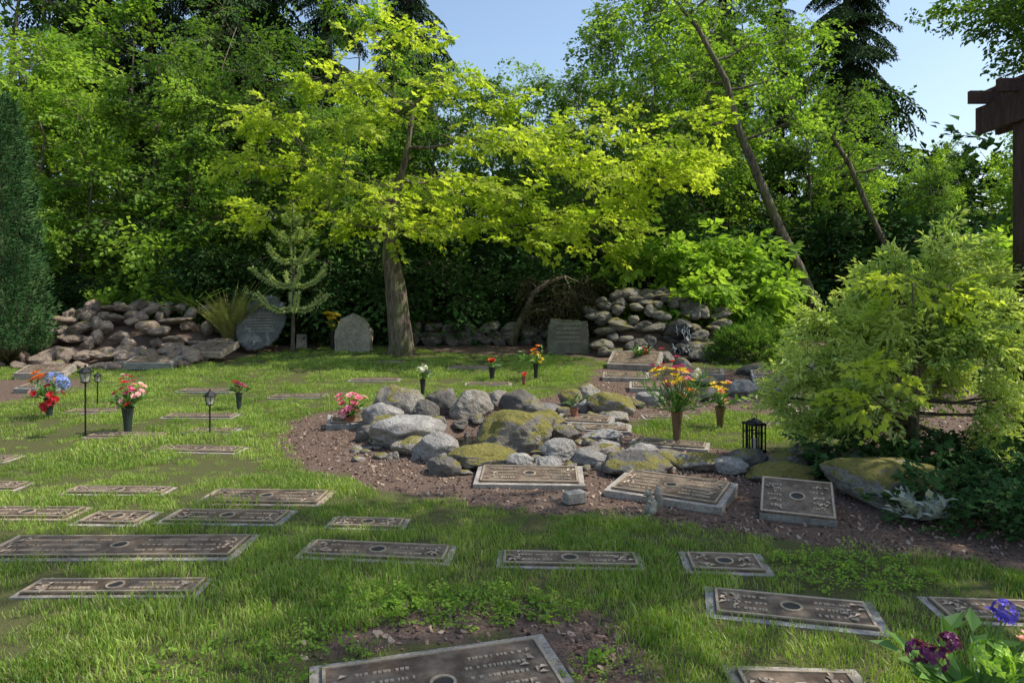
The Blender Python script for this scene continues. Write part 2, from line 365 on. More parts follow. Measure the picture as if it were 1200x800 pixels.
for x,y,s,k,c in [(-4.2,20.4,.85,0,C_lime),(-2.4,21,.95,1,C_mid),(-.4,21.4,.95,0,C_mid),(1.8,20.8,.95,1,C_mid),(4.0,20.4,.95,1,C_mid),(6,21.5,1.05,0,C_mid),(10.6,21.5,.75,0,C_lime),(12.8,21,.62,1,C_mid),(14.9,19.8,.68,0,C_lime),(17,21,.85,1,C_mid)]:
    put('sapling_tree',f'sap{k}',c,x,y,s)
for x,y,s,k,c in [(-16,22,1.1,0,C_mid),(5.2,24.5,1.0,1,C_mid),(8.4,25.5,1.0,0,C_mid),(19.5,25,.75,1,C_lime),(23,24,.9,0,C_mid),(19.2,19,.55,1,C_lime)]:
    put('deciduous_tree',f'dec{k}',c,x,y,s)
for x,y,s,k,c in [(-12.2,21.5,1.1,0,C_lime),(-9.0,21.5,1.0,1,C_mid),(-5.4,23,1.1,1,C_lime),(-3.6,24,1.0,0,C_mid),(-2.4,25,.9,1,C_lime),(-.6,25,.86,0,C_mid),(1.0,26,.95,1,C_lime),(2.8,25,.92,0,C_mid),(3.6,23,1.05,1,C_mid),(6.8,23,1.15,1,C_lime),(10.4,24,1.05,0,C_mid),(12.2,25,.85,1,C_mid),(14.6,24,.62,0,C_lime),(16.4,26,.66,1,C_mid)]:
    put('slender_tree',f'thin{k}',c,x,y,s)
for x,y,s,k in [(-16.0,25.5,1.05,1),(-13.0,24.5,1,0),(-9.4,24,1.05,1),(-6.8,25,1,0),(-4.2,27.5,.86,3),(-23,26,1,1),(5.8,31,.7,2),(8.6,28,.8,3),(11.8,30,.8,0),(14.0,28.5,.95,3),(-11.3,26,1.1,0),(20,36,.4,2)]:
    put('fir_tree',f'fir{k}',C_fir,x,y,s)
bx=-16
while bx<18:
    yy=17.2+rnd.uniform(-.3,1.0)+(.8 if -6<bx<5 else 0)
    if not 6.0<bx<9.3:
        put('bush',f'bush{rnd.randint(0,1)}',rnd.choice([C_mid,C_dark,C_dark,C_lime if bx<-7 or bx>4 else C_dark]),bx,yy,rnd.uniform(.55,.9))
    bx+=1.4
bx=-18
while bx<22:
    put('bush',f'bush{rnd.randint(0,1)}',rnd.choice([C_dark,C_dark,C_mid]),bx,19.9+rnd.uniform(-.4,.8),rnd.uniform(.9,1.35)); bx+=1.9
for x,y,s in [(4.2,17.2,1.0),(5.6,17.6,1.0),(12.6,16.6,1.0),(14.2,17,1.1)]: put('bush','bush0',C_big,x,y,s)
n=2800; px=rs.uniform(-44,44,n); py=rs.uniform(31,40,n); top=5.0+1.6*np.sin(px*.35)+1.4*np.sin(px*.9+1)
top=np.where(px<-3,top+5,top); pz=gz(px,py)+rs.rand(n)**.8*top
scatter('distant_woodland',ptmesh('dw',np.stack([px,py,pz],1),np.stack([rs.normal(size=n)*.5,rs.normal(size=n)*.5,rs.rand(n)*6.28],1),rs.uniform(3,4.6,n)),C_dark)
# leaning trees on the right
k_=18.3
lt=[(8.35,k_,.3,.17),(8.1,k_,1.3,.15),(7.75,k_,2.2,.14),(7.2,k_,3.3,.13),(6.95,k_,3.9,.12),(6.45,k_,5.1,.11),(6.0,k_,6.2,.10),(5.75,k_,7.3,.085),(5.0,k_,8.7,.06),(4.2,k_,9.7,.04)]
cl=[(x,k_+rnd.uniform(-1,1),z,.75,.75,.38) for x,z in [(4.7,9.1),(5.5,8.7),(6.5,8.5),(3.9,10.1),(6.8,7.3),(7.5,8.2),(4.8,7.5),(3.2,8.9),(5.8,10.1),(7.5,6.3),(4.9,10.7),(3.7,8.0),(4.6,6.4),(3.8,5.6),(8.2,9)]]
tree('leaning_tree',lt,cl,C_lime,bark,per=20,tilt=.5,minz=.5)
lt=[(11.4,19,.5,.1),(10.7,19,2.3,.09),(9.9,19,4.0,.08),(9.4,19,5.2,.065),(8.9,19,6,.05)]
tree('leaning_tree',lt,[(9,19,6,.8,.8,.5),(9.5,19,6.8,.7,.7,.4),(10.3,19,5.2,.6,.6,.4)],C_mid,bark,per=20,minz=.5)
tree('birch_tree',[(13.5,12,0,.2),(13,12,3,.17),(12,12,5.5,.13),(11,12,7.5,.08)],[(8.3+rnd.uniform(-.7,3),11.8+rnd.uniform(-1,1),5.5+rnd.uniform(0,2.4),.6,.6,.35) for _ in range(22)],C_small,bark,per=50,scale=(1.4,2.2),tilt=.6)
tree('shade_tree',[(9.5,1.8,0,.24),(9.3,1.8,2.5,.2),(8.8,2.2,5,.16),(8.2,2.6,7.5,.11),(7.4,3.2,10.5,.05)],[(rnd.uniform(4.9,9.0),rnd.uniform(3.0,5.2),rnd.uniform(5.6,11.6),.5,.5,.25) for _ in range(30)],C_mid,bark,per=17,tilt=.5)  # unseen tree off frame right, crown shaped to throw dappled shade on the lawn
# small weeping maple behind the stones
cl=[(rnd.uniform(-.75,.85),rnd.uniform(-.6,.6),1.35+rnd.uniform(-.75,.35),.34,.34,.26) for _ in range(16)]
tree('weeping_maple',[(-1.1,0,0,.12),(-.95,0,.5,.10),(-.75,0,.8,.09),(-.6,0,1.25,.08),(-.2,0,1.55,.06),(.2,0,1.7,.04)],cl,C_red,bark,(1.1,16.8,.35),per=17,tilt=.4,down=.6)
def cone_plant(name,x,y,h,R,coll,per,sc_=(.8,1.2)):
    n=per; u=rs.rand(n)**1.2; a=rs.rand(n)*6.283
    rr=R*np.sqrt(np.clip(1-u,0,1))**1.1*(.72+.28*rs.rand(n))*np.clip(u*9+.6,0,1)*(1+.14*np.sin(a*5+u*9)*np.sin(u*23))
    P=np.stack([rr*np.cos(a),rr*np.sin(a),u*h],1)
    mb=MB(); mb.tube([(0,0,-.1),(0,0,h*.5),(0,0,h*.95)],[.1,.06,.01],8)
    b=mb.obj(name,[bark],True,link=False); bm=b.data; bpy.data.objects.remove(b)
    place(name,bm,ptmesh(name,P,np.stack([rs.normal(size=n)*.2,-1.15+rs.normal(size=n)*.2,a],1),rs.uniform(*sc_,n)),coll,None,(x,y,gzf(x,y)))
cone_plant('arborvitae',-10.5,14,5.1,.85,C_fan,2400,(.8,1.5))
# young conifer with upturned whorls
mb=MB(); mb.tube([(0,0,0),(0.03,0,1.6),(0,0,3.35)],[.05,.035,.01],6,0)
def bristle(p0,p1,r0,n):
    p0=Vector(p0);p1=Vector(p1);d=(p1-p0).normalized()
    for i in range(n):
        p=p0.lerp(p1,(i+rnd.random())/n); v=Vector((rnd.uniform(-1,1),rnd.uniform(-1,1),rnd.uniform(-1,1))); v=(v-d*v.dot(d)).normalized()+d*.6
        leaf(mb,p,v,Vector((rnd.random(),rnd.random(),1)),r0,.3,False,1)
bristle((0,0,.9),(0,0,3.4),.10,200)
for z,l,k in [(1.0,1.0,6),(1.55,.95,6),(2.1,.75,5),(2.6,.5,5),(3.0,.25,4)]:
    for j in range(k):
        a=j*6.283/k+z*2+rnd.uniform(-.25,.25); l2=l*rnd.uniform(.75,1.1); dx,dy=math.cos(a),math.sin(a)
        p=[(dx*l2*t,dy*l2*t,z-.10*math.sin(t*3)+.4*l2*t*t) for t in (0,.35,.7,1)]
        mb.tube(p,[.018,.014,.011,.007],4,0,False)
        for q in range(3): bristle(p[q],p[q+1],.095,60)
mb.obj('young_conifer',[twm,M_young],loc=(-4.95,15.4,.28))
def fern(name,x,y,h,n,mat,wd=.07):
    mb=MB()
    for i in range(n):
        a=rnd.random()*6.283; l=h*rnd.uniform(.8,1.15); sp=rnd.uniform(.2,.8); pts=[]
        for k in range(14):
            t=k/13; pts.append(Vector((math.cos(a)*sp*l*t*(.5+.6*t),math.sin(a)*sp*l*t*(.5+.6*t),l*(t-.35*sp*t*t))))
        mb.tube(pts,[.006]*14,3,0,False)
        for k in range(1,14):
            for m_ in (0,.5):
                p=pts[k-1].lerp(pts[k],m_); d=(pts[k]-pts[k-1]).normalized(); s=d.cross(Vector((0,0,1))).normalized()
                w=wd*math.sin(math.pi*min(1,(k+m_)/14*.9+.12))*2.2
                for sd in (1,-1): leaf(mb,p,(s*sd+d*.5),Vector((0,0,1))+s*.2,w,.3)
    return mb.obj(name,[mat],loc=(x,y,gzf(x,y)))
M_fern=leafmat('fern_leaf',(.26,.28,.10),(.50,.48,.20),.4,0,0)
fern('sword_fern',-6.3,15.3,1.5,46,M_fern,.08); fern('sword_fern',-9.5,16.0,.9,24,M_mid); fern('sword_fern',-9.0,16.3,.9,20,M_mid); fern('sword_fern',-7.6,16.0,.9,24,M_lime)
fern('sword_fern',5.4,15.9,.8,16,M_lime); fern('sword_fern',4.9,10.9,.35,14,M_mid,.04); fern('sword_fern',-9.9,13.4,.5,18,M_red,.05); fern('sword_fern',3.3,5.7,.4,16,M_mid,.04)
# big shrub on the right
cl=[]
for _ in range(58):
    u=rnd.random(); z=.22+1.45*u; R=.98*math.sin(math.pi*(.25+.62*u))*rnd.uniform(.85,1.15)
    a=rnd.random()*6.283; cl.append((.3*u+R*math.cos(a)*rnd.uniform(.6,1),.75*R*math.sin(a)*rnd.uniform(.6,1),z,.2,.2,.14))
for x,z in [(.45,2.0),(.6,1.85),(.2,1.9),(-.3,1.7),(.75,1.75),(-.85,1.35),(-1.0,.95),(.5,2.1),(0,1.8),(-1.05,.6),(-.95,.4)]: cl.append((x,rnd.uniform(-.3,.3),z,.13,.13,.14))
tree('golden_shrub',[(0,0,-.05,.05),(.05,0,.5,.045),(.1,0,1.1,.03),(.2,0,1.7,.015)],cl,C_shrub,bark,(3.72,6.4,0),per=36,scale=(.65,1.25),br=.02,tilt=.6,sub=2,down=-.15)
tree('vine_maple_shoot',[(0,0,0,.02),(.0,0,.9,.015),(-.1,-.1,1.7,.006)],[(-.15,-.1,1.72,.18,.15,.1),(.1,-.1,1.6,.15,.15,.1),(-.5,-.2,.75,.15,.1,.12),(-.4,-.3,1.0,.12,.1,.1)],C_maple,bark,(3.5,5.9,0),per=8,scale=(.5,.8),br=.01,sub=1)
def dome_shrub(name,x,y,rx,ry,h,coll,n,s):
    d=rs.normal(size=(n,3)); d/=np.linalg.norm(d,axis=1)[:,None]; d[:,2]=np.abs(d[:,2]); rr=(.7+.3*rs.rand(n))
    rr*=1+.12*np.sin(d[:,0]*7+1)*np.cos(d[:,1]*6)
    P=d*rr[:,None]*np.array([rx,ry,h]); az=np.arctan2(d[:,1],d[:,0])+rs.normal(size=n)*.5
    mb=MB()
    for k in range(9):
        a=k*.7; mb.tube([(0,0,-.03),(.3*rx*math.cos(a),.3*ry*math.sin(a),h*.4),(.6*rx*math.cos(a),.6*ry*math.sin(a),h*.65)],[.02,.014,.006],5)
    b=mb.obj(name,[bark],True,link=False); bm=b.data; bpy.data.objects.remove(b)
    place(name,bm,ptmesh(name,P,np.stack([rs.normal(size=n)*.3,-d[:,2]*1.1+rs.normal(size=n)*.3,az],1),rs.uniform(s*.8,s*1.2,n)),coll,None,(x,y,gzf(x,y)))
dome_shrub('mounded_shrub',5.0,14.2,.85,.7,.65,C_small,800,1.1)
dome_shrub('low_shrub',7.4,13.4,.9,.8,.6,C_small,500,1.2)
dome_shrub('low_shrub',-9.6,17.2,.8,.6,.9,C_small,500,1.5)
dome_shrub('low_shrub',-7.9,17.0,.9,.6,.8,C_small,500,1.5)
# ------------------------------------------------------------ rocks
def ico(sub):
    bm=bmesh.new(); bmesh.ops.create_icosphere(bm,subdivisions=sub,radius=1)
    v=np.array([p.co[:] for p in bm.verts]); f=[tuple(q.index for q in p.verts) for p in bm.faces]; bm.free(); return v,f
I4=ico(5);I3=ico(3)
def rockv(base,w,d,h,ang=.8):
    v=base; r=np.ones(len(v))*1.15
    for _ in range(12):
        n_=rs.normal(size=3); n_/=np.linalg.norm(n_); hh=rs.uniform(.66,1.0)
        dp=v@n_; r=np.minimum(r,np.where(dp>.2,hh/np.maximum(dp,.2),9))
    r=ang*r+(1-ang)*.95; off=Vector(rs.rand(3)*50)
    nn=np.array([noise.noise(Vector(p)*1.6+off)*.14+noise.noise(Vector(p)*4.5+off)*.06+noise.noise(Vector(p)*12+off)*.02 for p in v])
    p=v*(r+nn)[:,None]; return p*np.array([w/2,d/2,h*.62])
R_gray=rockmat('rock_gray',(.20,.19,.17),(.42,.38,.34),.0,.5)
R_part=rockmat('rock_part_moss',(.20,.175,.145),(.40,.35,.29),.40,.45)
R_moss=rockmat('rock_moss',(.18,.16,.13),(.34,.30,.25),.68,.3)
R_pile=rockmat('rock_pile',(.13,.10,.08),(.44,.33,.25),.24,.25)
R_dark=rockmat('rock_dark',(.10,.09,.08),(.27,.24,.20),.36,.25)
def rock(x,y,w,h,mat,rz=None,d=.8,ang=.85):
    v=rockv(I4[0],w,w*d,h,ang); mb=MB(); mb.add(v,I4[1])
    mb.obj('boulder',[mat],True,loc=(x,y,gzf(x,y)+h*.34),rot=(0,0,rnd.uniform(-.4,.4) if rz is None else rz))
G,Pm,Mo,D=R_gray,R_part,R_moss,R_dark
for x,y,w,h,mt in [(-1.42,8.5,.66,.44,Pm),(-1.5,8.0,.5,.30,G),(-1.12,7.15,.78,.30,G),(-.69,6.55,.5,.22,G),(-.61,6.07,.3,.15,D),(-.26,6.3,.62,.18,Mo),(.08,6.2,.28,.13,G),(.32,6.17,.28,.12,G),(.47,6.55,.36,.19,G),(.73,6.4,.42,.14,G),(1.12,6.1,.62,.19,D),(.08,6.95,.84,.40,Mo),(-.54,8.75,.52,.38,Pm),(.11,9.1,.52,.34,D),(-.2,9.5,.4,.26,Pm),(1.32,9.2,.6,.28,Mo),(.87,9.9,.42,.24,Mo),(.5,9.0,.34,.18,G),(2.0,10,.4,.2,G),(1.73,6.3,.46,.17,Pm),(1.97,6.15,.36,.13,G),(2.36,6.02,.66,.14,Mo),(2.95,5.4,.92,.34,Mo),(2.85,6.5,.5,.22,D),(2.2,6.42,.4,.17,D),(1.48,6.45,.36,.13,Pm),(1.0,7.4,.45,.10,G),(-.95,9.0,.5,.36,D),(-1.4,7.6,.4,.25,Pm),(-.98,6.75,.38,.18,Pm),(.55,7.35,.4,.15,D),(.42,8.1,.45,.20,Mo),(.3,8.6,.42,.26,D),(-1.05,8.35,.34,.28,D),(.9,6.75,.34,.10,Pm),(.98,7.0,.3,.09,G),(1.3,6.85,.36,.09,G),(1.7,9.7,.4,.16,D),(1.0,9.4,.3,.15,G),(3.1,6.1,.4,.22,D),(2.55,6.35,.34,.16,Mo),(-1.75,9.35,.35,.2,G),(4.2,9.8,.5,.22,Pm),(3.6,10.6,.55,.25,G),(4.4,10.4,.4,.2,Pm),(4.9,11.6,.6,.32,D),(.7,8.9,.3,.14,D),(1.3,8.6,.34,.13,Pm),(1.25,8.0,.3,.10,G),(-.2,6.75,.3,.14,D),(-1.55,7.35,.3,.16,D),(3.0,10.2,.4,.2,D),(2.5,10.4,.36,.16,G),(1.2,10.6,.4,.2,Pm),(3.2,11.5,.5,.2,D)]:
    rock(x,y,w,h,mt)
def pile(name,items,mat,flat=1):
    mb=MB()
    for x,y,z,w,h in items:
        v=rockv(I3[0],w,w*rnd.uniform(.6,.95),h,.97); a=rnd.uniform(-1.5,1.5); ca,sa=math.cos(a),math.sin(a)
        tx=rnd.uniform(-.3,.3); v=np.stack([v[:,0]*ca-v[:,1]*sa,v[:,0]*sa+v[:,1]*ca,v[:,2]+v[:,0]*tx],1)+np.array([x,y,z])
        mb.add(v,I3[1])
    return mb.obj(name,[mat],False)
it=[]
for i in range(40):
    a=rnd.random()*6.283; r=rnd.uniform(.45,.85); x=-.35+r*math.cos(a);y=7.75+r*math.sin(a); it.append((x,y,gzf(x,y)+.03,rnd.uniform(.08,.26),rnd.uniform(.06,.14)))
pile('pond_stones',it,R_dark)
it=[]
for i in range(70):
    x=rnd.uniform(-1.6,3.2); y=6.35+rnd.gauss(0,.2)+(.9*((x+.3)/1.6)**2*(x<-.3)); it.append((x,y,gzf(x,y)+.015,rnd.uniform(.04,.17),rnd.uniform(.03,.08)))
for i in range(34):
    x=rnd.uniform(.3,1.5); y=rnd.uniform(6.6,9.6); it.append((x,y,gzf(x,y)+.015,rnd.uniform(.07,.22),rnd.uniform(.04,.1)))
pile('edging_stones',it,R_part)
m,nt=newmat('water'); g=N(nt,'ShaderNodeNewGeometry')
out(nt,princ(nt,(.012,.014,.010),.06,0,noisen(nt,14,3,.5,g.outputs['Position']),.25,.02)); W=m
mb=MB(); c=[(-.35+.85*math.cos(a*.2618),7.75+.85*math.sin(a*.2618),-.12) for a in range(24)]; mb.add(c,[tuple(range(24))]); mb.obj('pond_water',[W])
it=[]
for tier in range(7):
    for k in range(13):
        x=-11.0+k*.38+rnd.uniform(-.15,.15); y=13.9+tier*.32+rnd.uniform(-.12,.12)+.012*(x+8)**2
        it.append((x,y,gzf(x,y)+.10+.03*tier+rnd.uniform(-.03,.08),rnd.uniform(.26,.66),rnd.uniform(.12,.30)))
for _ in range(16):
    x=rnd.uniform(-10.5,-6.4); it.append((x,13.3+rnd.uniform(-.2,.3),gzf(x,13.4)+.05,rnd.uniform(.2,.45),.15))
pile('rockery',it,R_pile)
it=[]
for tier in range(7):
    for k in range(11):
        x=1.95+k*.28+rnd.uniform(-.12,.12); y=14.9+tier*.24+rnd.uniform(-.1,.1)
        if 3.35<x<3.95 and tier<3: continue
        it.append((x,y,gzf(x,y)+.10+.10*min(tier,5),rnd.uniform(.26,.62),rnd.uniform(.12,.26)))
for x,y in [(2.9,14.3),(3.2,14.1),(3.9,14.2),(4.2,14.4),(4.5,14.0),(5.9,13.2),(4.4,12.6),(3.3,13.3),(2.2,14.2),(2.5,14.5)]: it.append((x,y,gzf(x,y)+.08,rnd.uniform(.35,.5),.22))
pile('waterfall_rocks',it,R_dark)
wet=simple('wet_rock',(.04,.038,.033),.4,0,.5,12,.8)
pile('waterfall_ledge',[(3.65,15.25,.80,.75,.42),(3.5,15.12,.58,.5,.3),(3.8,15.10,.56,.5,.3),(3.65,14.95,.42,.62,.24)],wet)
m,nt=newmat('falling_water'); p=N(nt,'ShaderNodeBsdfPrincipled'); p.inputs['Base Color'].default_value=(.36,.41,.46,1); p.inputs['Roughness'].default_value=.3; out(nt,p.outputs[0]); FW=m
mb=MB(); ww=random.Random(5)
for (xa,xb,ya,zt,zb,cnt) in [(3.44,3.86,14.83,.97,.60,7),(3.42,3.90,14.68,.58,.30,9)]:
    for k in range(cnt):
        x=ww.uniform(xa,xb); z0=zt-ww.uniform(0,.14); z1=zb+ww.uniform(-.04,.14); w=ww.uniform(.002,.007)
        pts=[(x+ww.uniform(-.02,.02),ya+.07-.10*math.sin(t*1.57)-.03*t,z0+(z1-z0)*t) for t in (0,.2,.4,.6,.8,1)]
        mb.tube(pts,[w*.5,w,w*.6,w*1.2,w*.5,w*.9],5,0)
mb.obj('waterfall',[FW],True)
mb=MB(); c=[(3.6+.55*math.cos(a*.2618),14.35+.35*math.sin(a*.2618),.255) for a in range(24)]; mb.add(c,[tuple(range(24))]); mb.obj('waterfall_pool',[W])
it=[]
for row in range(3):
    x=-3.0+row*.2
    while x<1.9:
        w=rnd.uniform(.35,.65); it.append((x+w/2,17.0+rnd.uniform(-.06,.06),gzf(0,17)+.10+row*.16,w,.22)); x+=w*.85
pile('stone_retaining_wall',it,R_dark)
# ------------------------------------------------------------ grave markers
granite=simple('granite',(.31,.27,.225),.85,0,.45,60,.3)
m,nt=newmat('bronze'); g=N(nt,'ShaderNodeNewGeometry'); n1=noisen(nt,8,5,.7,g.outputs['Position']); n2=noisen(nt,90,3,.6,g.outputs['Position'])
cc=mixc(nt,ramp(nt,n1,.35,.7),(.095,.062,.042),(.27,.20,.14)); out(nt,princ(nt,cc,.55,.25,n2,.3,.004,spec=.35)); bronze=m
bright=simple('bronze_raised',(.42,.33,.235),.45,.25,.25,50,.1); darkb=simple('bronze_dark',(.035,.03,.025),.6,.2,.2,40,.1)
granite2=simple('granite_gray',(.26,.25,.225),.85,0,.4,70,.3); granite3=simple('granite_tan',(.35,.27,.20),.85,0,.4,70,.3)
RECTS=[]
def marker(x,y,w,d,rot=0,tilt=0,up=.006,th=.09,base=None,ring=True,full=False,roll=0):
    base=base or granite; mb=MB(); rz=math.radians(rot)
    mb.box((0,0,-th/2),(w,d,th),0)
    b=.0 if full else min(.045,d*.12); pw,pd=w-2*b-.004,d-2*b-.004
    mb.box((0,0,.006),(pw,pd,.012),1)
    e=.014
    for s in (-1,1):
        mb.box((0,s*(pd/2-e/2-.004),.0155),(pw-.01,e,.007),2); mb.box((s*(pw/2-e/2-.004),0,.0152),(e,pd-2*e-.014,.0064),2)
    rr=min(.055,d*.2)
    if ring:
        n=20
        for r0,r1,z,mi in ((rr,rr*.78,.020,2),(rr*.78,0.0,.014,3)):
            vs=[];fs=[]
            for k in range(n):
                a=k*6.283/n; vs+= [(r0*math.cos(a),r0*math.sin(a),.012),(r0*math.cos(a),r0*math.sin(a),z),(r1*math.cos(a),r1*math.sin(a),z),(r1*math.cos(a),r1*math.sin(a),.0125)]
            for k in range(n):
                q=(k+1)%n
                for j in range(3): fs.append((k*4+j,q*4+j,q*4+j+1,k*4+j+1))
            mb.add(vs,fs,mi)
    r=random.Random(int(x*100+y*37)); rows=max(2,int(pd/.09))
    for side in (-1,1):
        x0=rr+.05; x1=pw/2-.05
        if x1-x0<.05: continue
        for k in range(rows):
            yy=(k-(rows-1)/2)*pd*.74/rows; hgt=.020 if k else .028
            a=x0+r.uniform(0,.12)*(x1-x0); bnd=x1-r.uniform(0,.25)*(x1-x0)
            while a<bnd:
                l=r.uniform(.008,.018); mb.box((side*a,yy,.0145),(l,hgt*.9,.005),2); a+=l+r.choice([.006,.006,.006,.02])
        for k in range(9):
            aa=r.random()*6.28; cx=side*(pw/2-.05-r.random()*.07); cy=r.uniform(-.36,.36)*pd
            leaf(mb,Vector((cx,cy,.018)),Vector((math.cos(aa),math.sin(aa),.1)),Vector((0,0,1)),.045,.5,False,2)
    o=mb.obj('grave_marker',[base,bronze,bright,darkb],loc=(x,y,gzf(x,y)+up+(math.sin(math.radians(abs(tilt)))*d/2)),bevel=.003,rot=(math.radians(tilt),math.radians(roll),rz))
    RECTS.append((x,y,w/2,d/2,rz))
for a in [(-.28,2.78,1.05,.6,16),(1.17,2.72,.56,.4,-3),(1.42,3.47,.84,.38,-14),(2.52,3.42,.8,.3,-6),(1.27,4.08,.5,.34,-6),(.35,4.13,.88,.27,-1),(-.83,4.22,.95,.32,-5),(-2.47,4.3,1.62,.44,-1),(-2.15,3.7,.98,.24,0),(-2.03,4.87,.9,.34,-4),(-2.82,4.87,.5,.33,-4),(-3.55,5.0,.8,.3,-2),(-1.0,4.73,.55,.24,-3),(-1.93,5.36,1.0,.42,-3),(-3.2,5.55,.85,.24,-2),(-4.4,5.68,.7,.26,0),(-3.2,7.0,.9,.3,-2),(-4.35,7.7,.85,.28,0),(-4.1,9.0,.95,.35,0),(-3.5,7.95,.6,.3,0),(-5.7,9.3,.7,.35,5),(-5.2,6.6,.8,.3,0),(-3.3,10.6,.9,.4,0),(-4.9,11,.9,.4,0),(-2.4,12,.9,.4,0),(-.4,11.6,.8,.4,0),(-2.6,14,.9,.4,0),(-.8,13.4,.9,.4,0),(3.3,8.4,.6,.3,10),(2.0,8.9,.6,.3,0)]:
    slope=math.degrees(math.atan((gzf(a[0]+.4,a[1])-gzf(a[0]-.4,a[1]))/.8))
    marker(*a,base=rnd.choice([granite,granite,granite2,granite3]),roll=-slope+rnd.uniform(-.2,.2))
for a in [(.15,5.85,.92,.48,-3,5,.03),(1.27,5.45,.92,.58,-30,4,.05),(-1.95,8.25,.55,.4,12,8,.06),(2.4,13.3,1.0,.6,-20,20,.1),(4.25,10.9,.75,.5,-15,16,.08),(4.6,12,.75,.4,-15,10,.08),(-7.6,11,.6,.4,0,8,.06),(-8.4,12.3,.8,.5,10,12,.1),(-6.3,14.3,.9,.6,-15,18,.2),(-7.0,13.3,.9,.5,5,12,.12),(5.2,9.2,.7,.5,-10,10,.08),(.9,8.4,.7,.4,-15,5,.04),(1.65,7.15,.8,.3,-20,2,.03),(1.0,7.9,.75,.3,-12,3,.03),(2.3,11.0,.8,.4,-10,8,.06),(2.0,12.0,.8,.4,-10,8,.06),(3.4,12.3,.8,.4,-15,10,.08),(1.5,10.1,.7,.35,-5,5,.04),(-8.6,10.6,.7,.4,0,8,.06),(3.9,8.9,.6,.4,-20,10,.06)]:
    marker(*a[:5],tilt=a[5],up=a[6],base=rnd.choice([granite,granite3,granite2]),th=.12)
marker(2.08,4.98,.5,.48,-22,tilt=16,up=.05,base=granite2,th=.08,full=True)
mb=MB(); mb.box((0,0,.05),(.17,.10,.085),0,.4,.95); mb.obj('granite_block',[simple('weathered_stone',(.25,.23,.20),.85,0,.4,30)],loc=(.48,5.25,gzf(.48,5.25)),bevel=.008)
mb=MB(); mb.box((0,0,.15),(.25,.18,.34),0,.2,.92); mb.obj('small_headstone',[granite],loc=(-5.05,16.4,.33),bevel=.02)
def slab(name,pts,th,mat,loc,rz=0,tilt=0,lines=0,rough=.012):
    mb=MB(); n=len(pts); dense=[]
    for i in range(n):
        p,q=pts[i],pts[(i+1)%n]
        for k in range(6): t=k/6; dense.append((p[0]+(q[0]-p[0])*t+rnd.uniform(-rough,rough),p[1]+(q[1]-p[1])*t+rnd.uniform(-rough,rough)))
    cx=sum(p[0] for p in dense)/len(dense); cz=sum(p[1] for p in dense)/len(dense); n=len(dense); vs=[]
    for y,s in ((-th/2,.96),(-th/2*.6,1),(th/2*.6,1),(th/2,.96)):
        for p in dense: vs.append((cx+(p[0]-cx)*s,y+rnd.uniform(-.006,.006)*(abs(y)<th/2*.7),cz+(p[1]-cz)*s))
    fs=[tuple(range(n)),tuple(3*n+i for i in range(n))[::-1]]
    for j in range(3):
        for i in range(n): k=(i+1)%n; fs.append((j*n+i,(j+1)*n+i,(j+1)*n+k,j*n+k))
    mb.add(vs,fs,0)
    for k in range(lines):
        zz=cz+.2-k*.40/max(1,lines-1); a=-.26
        while a<.26:
            l=rnd.uniform(.015,.04); mb.box((cx+a,-th/2-.003,zz),(l,.006,.022),1); a+=l+.012
    return mb.obj(name,[mat,granite],loc=loc,rot=(math.radians(tilt),0,rz))
slate=rockmat('slate',(.12,.12,.12),(.23,.23,.22),0,.3)
slab('round_headstone',[(.54*math.cos(a*.4488)+.02,.62+.64*math.sin(a*.4488+.3)) for a in range(14)],.14,slate,(-5.6,15.2,.36),.35,-14,7,rough=.02)
slab('octagonal_headstone',[(-.42,0),(.42,0),(.44,.5),(.26,.78),(-.02,.9),(-.3,.78),(-.44,.45)],.2,simple('headstone_tan',(.30,.255,.19),.85,0,.4,20),(-3.65,15.7,.26),-.1,-4,4)
slab('rough_headstone',[(-.48,0),(.48,0),(.46,.55),(.42,.74),(.05,.78),(-.38,.8),(-.46,.6)],.24,rockmat('olive_stone',(.12,.12,.085),(.23,.22,.155),.3,.1),(1.26,15.35,.25),.0,0,5,rough=.02)
slab('rough_headstone',[(-.3,0),(.3,0),(.26,.4),(-.2,.45)],.2,R_gray,(6.1,16.5,.33),.0,0,0)
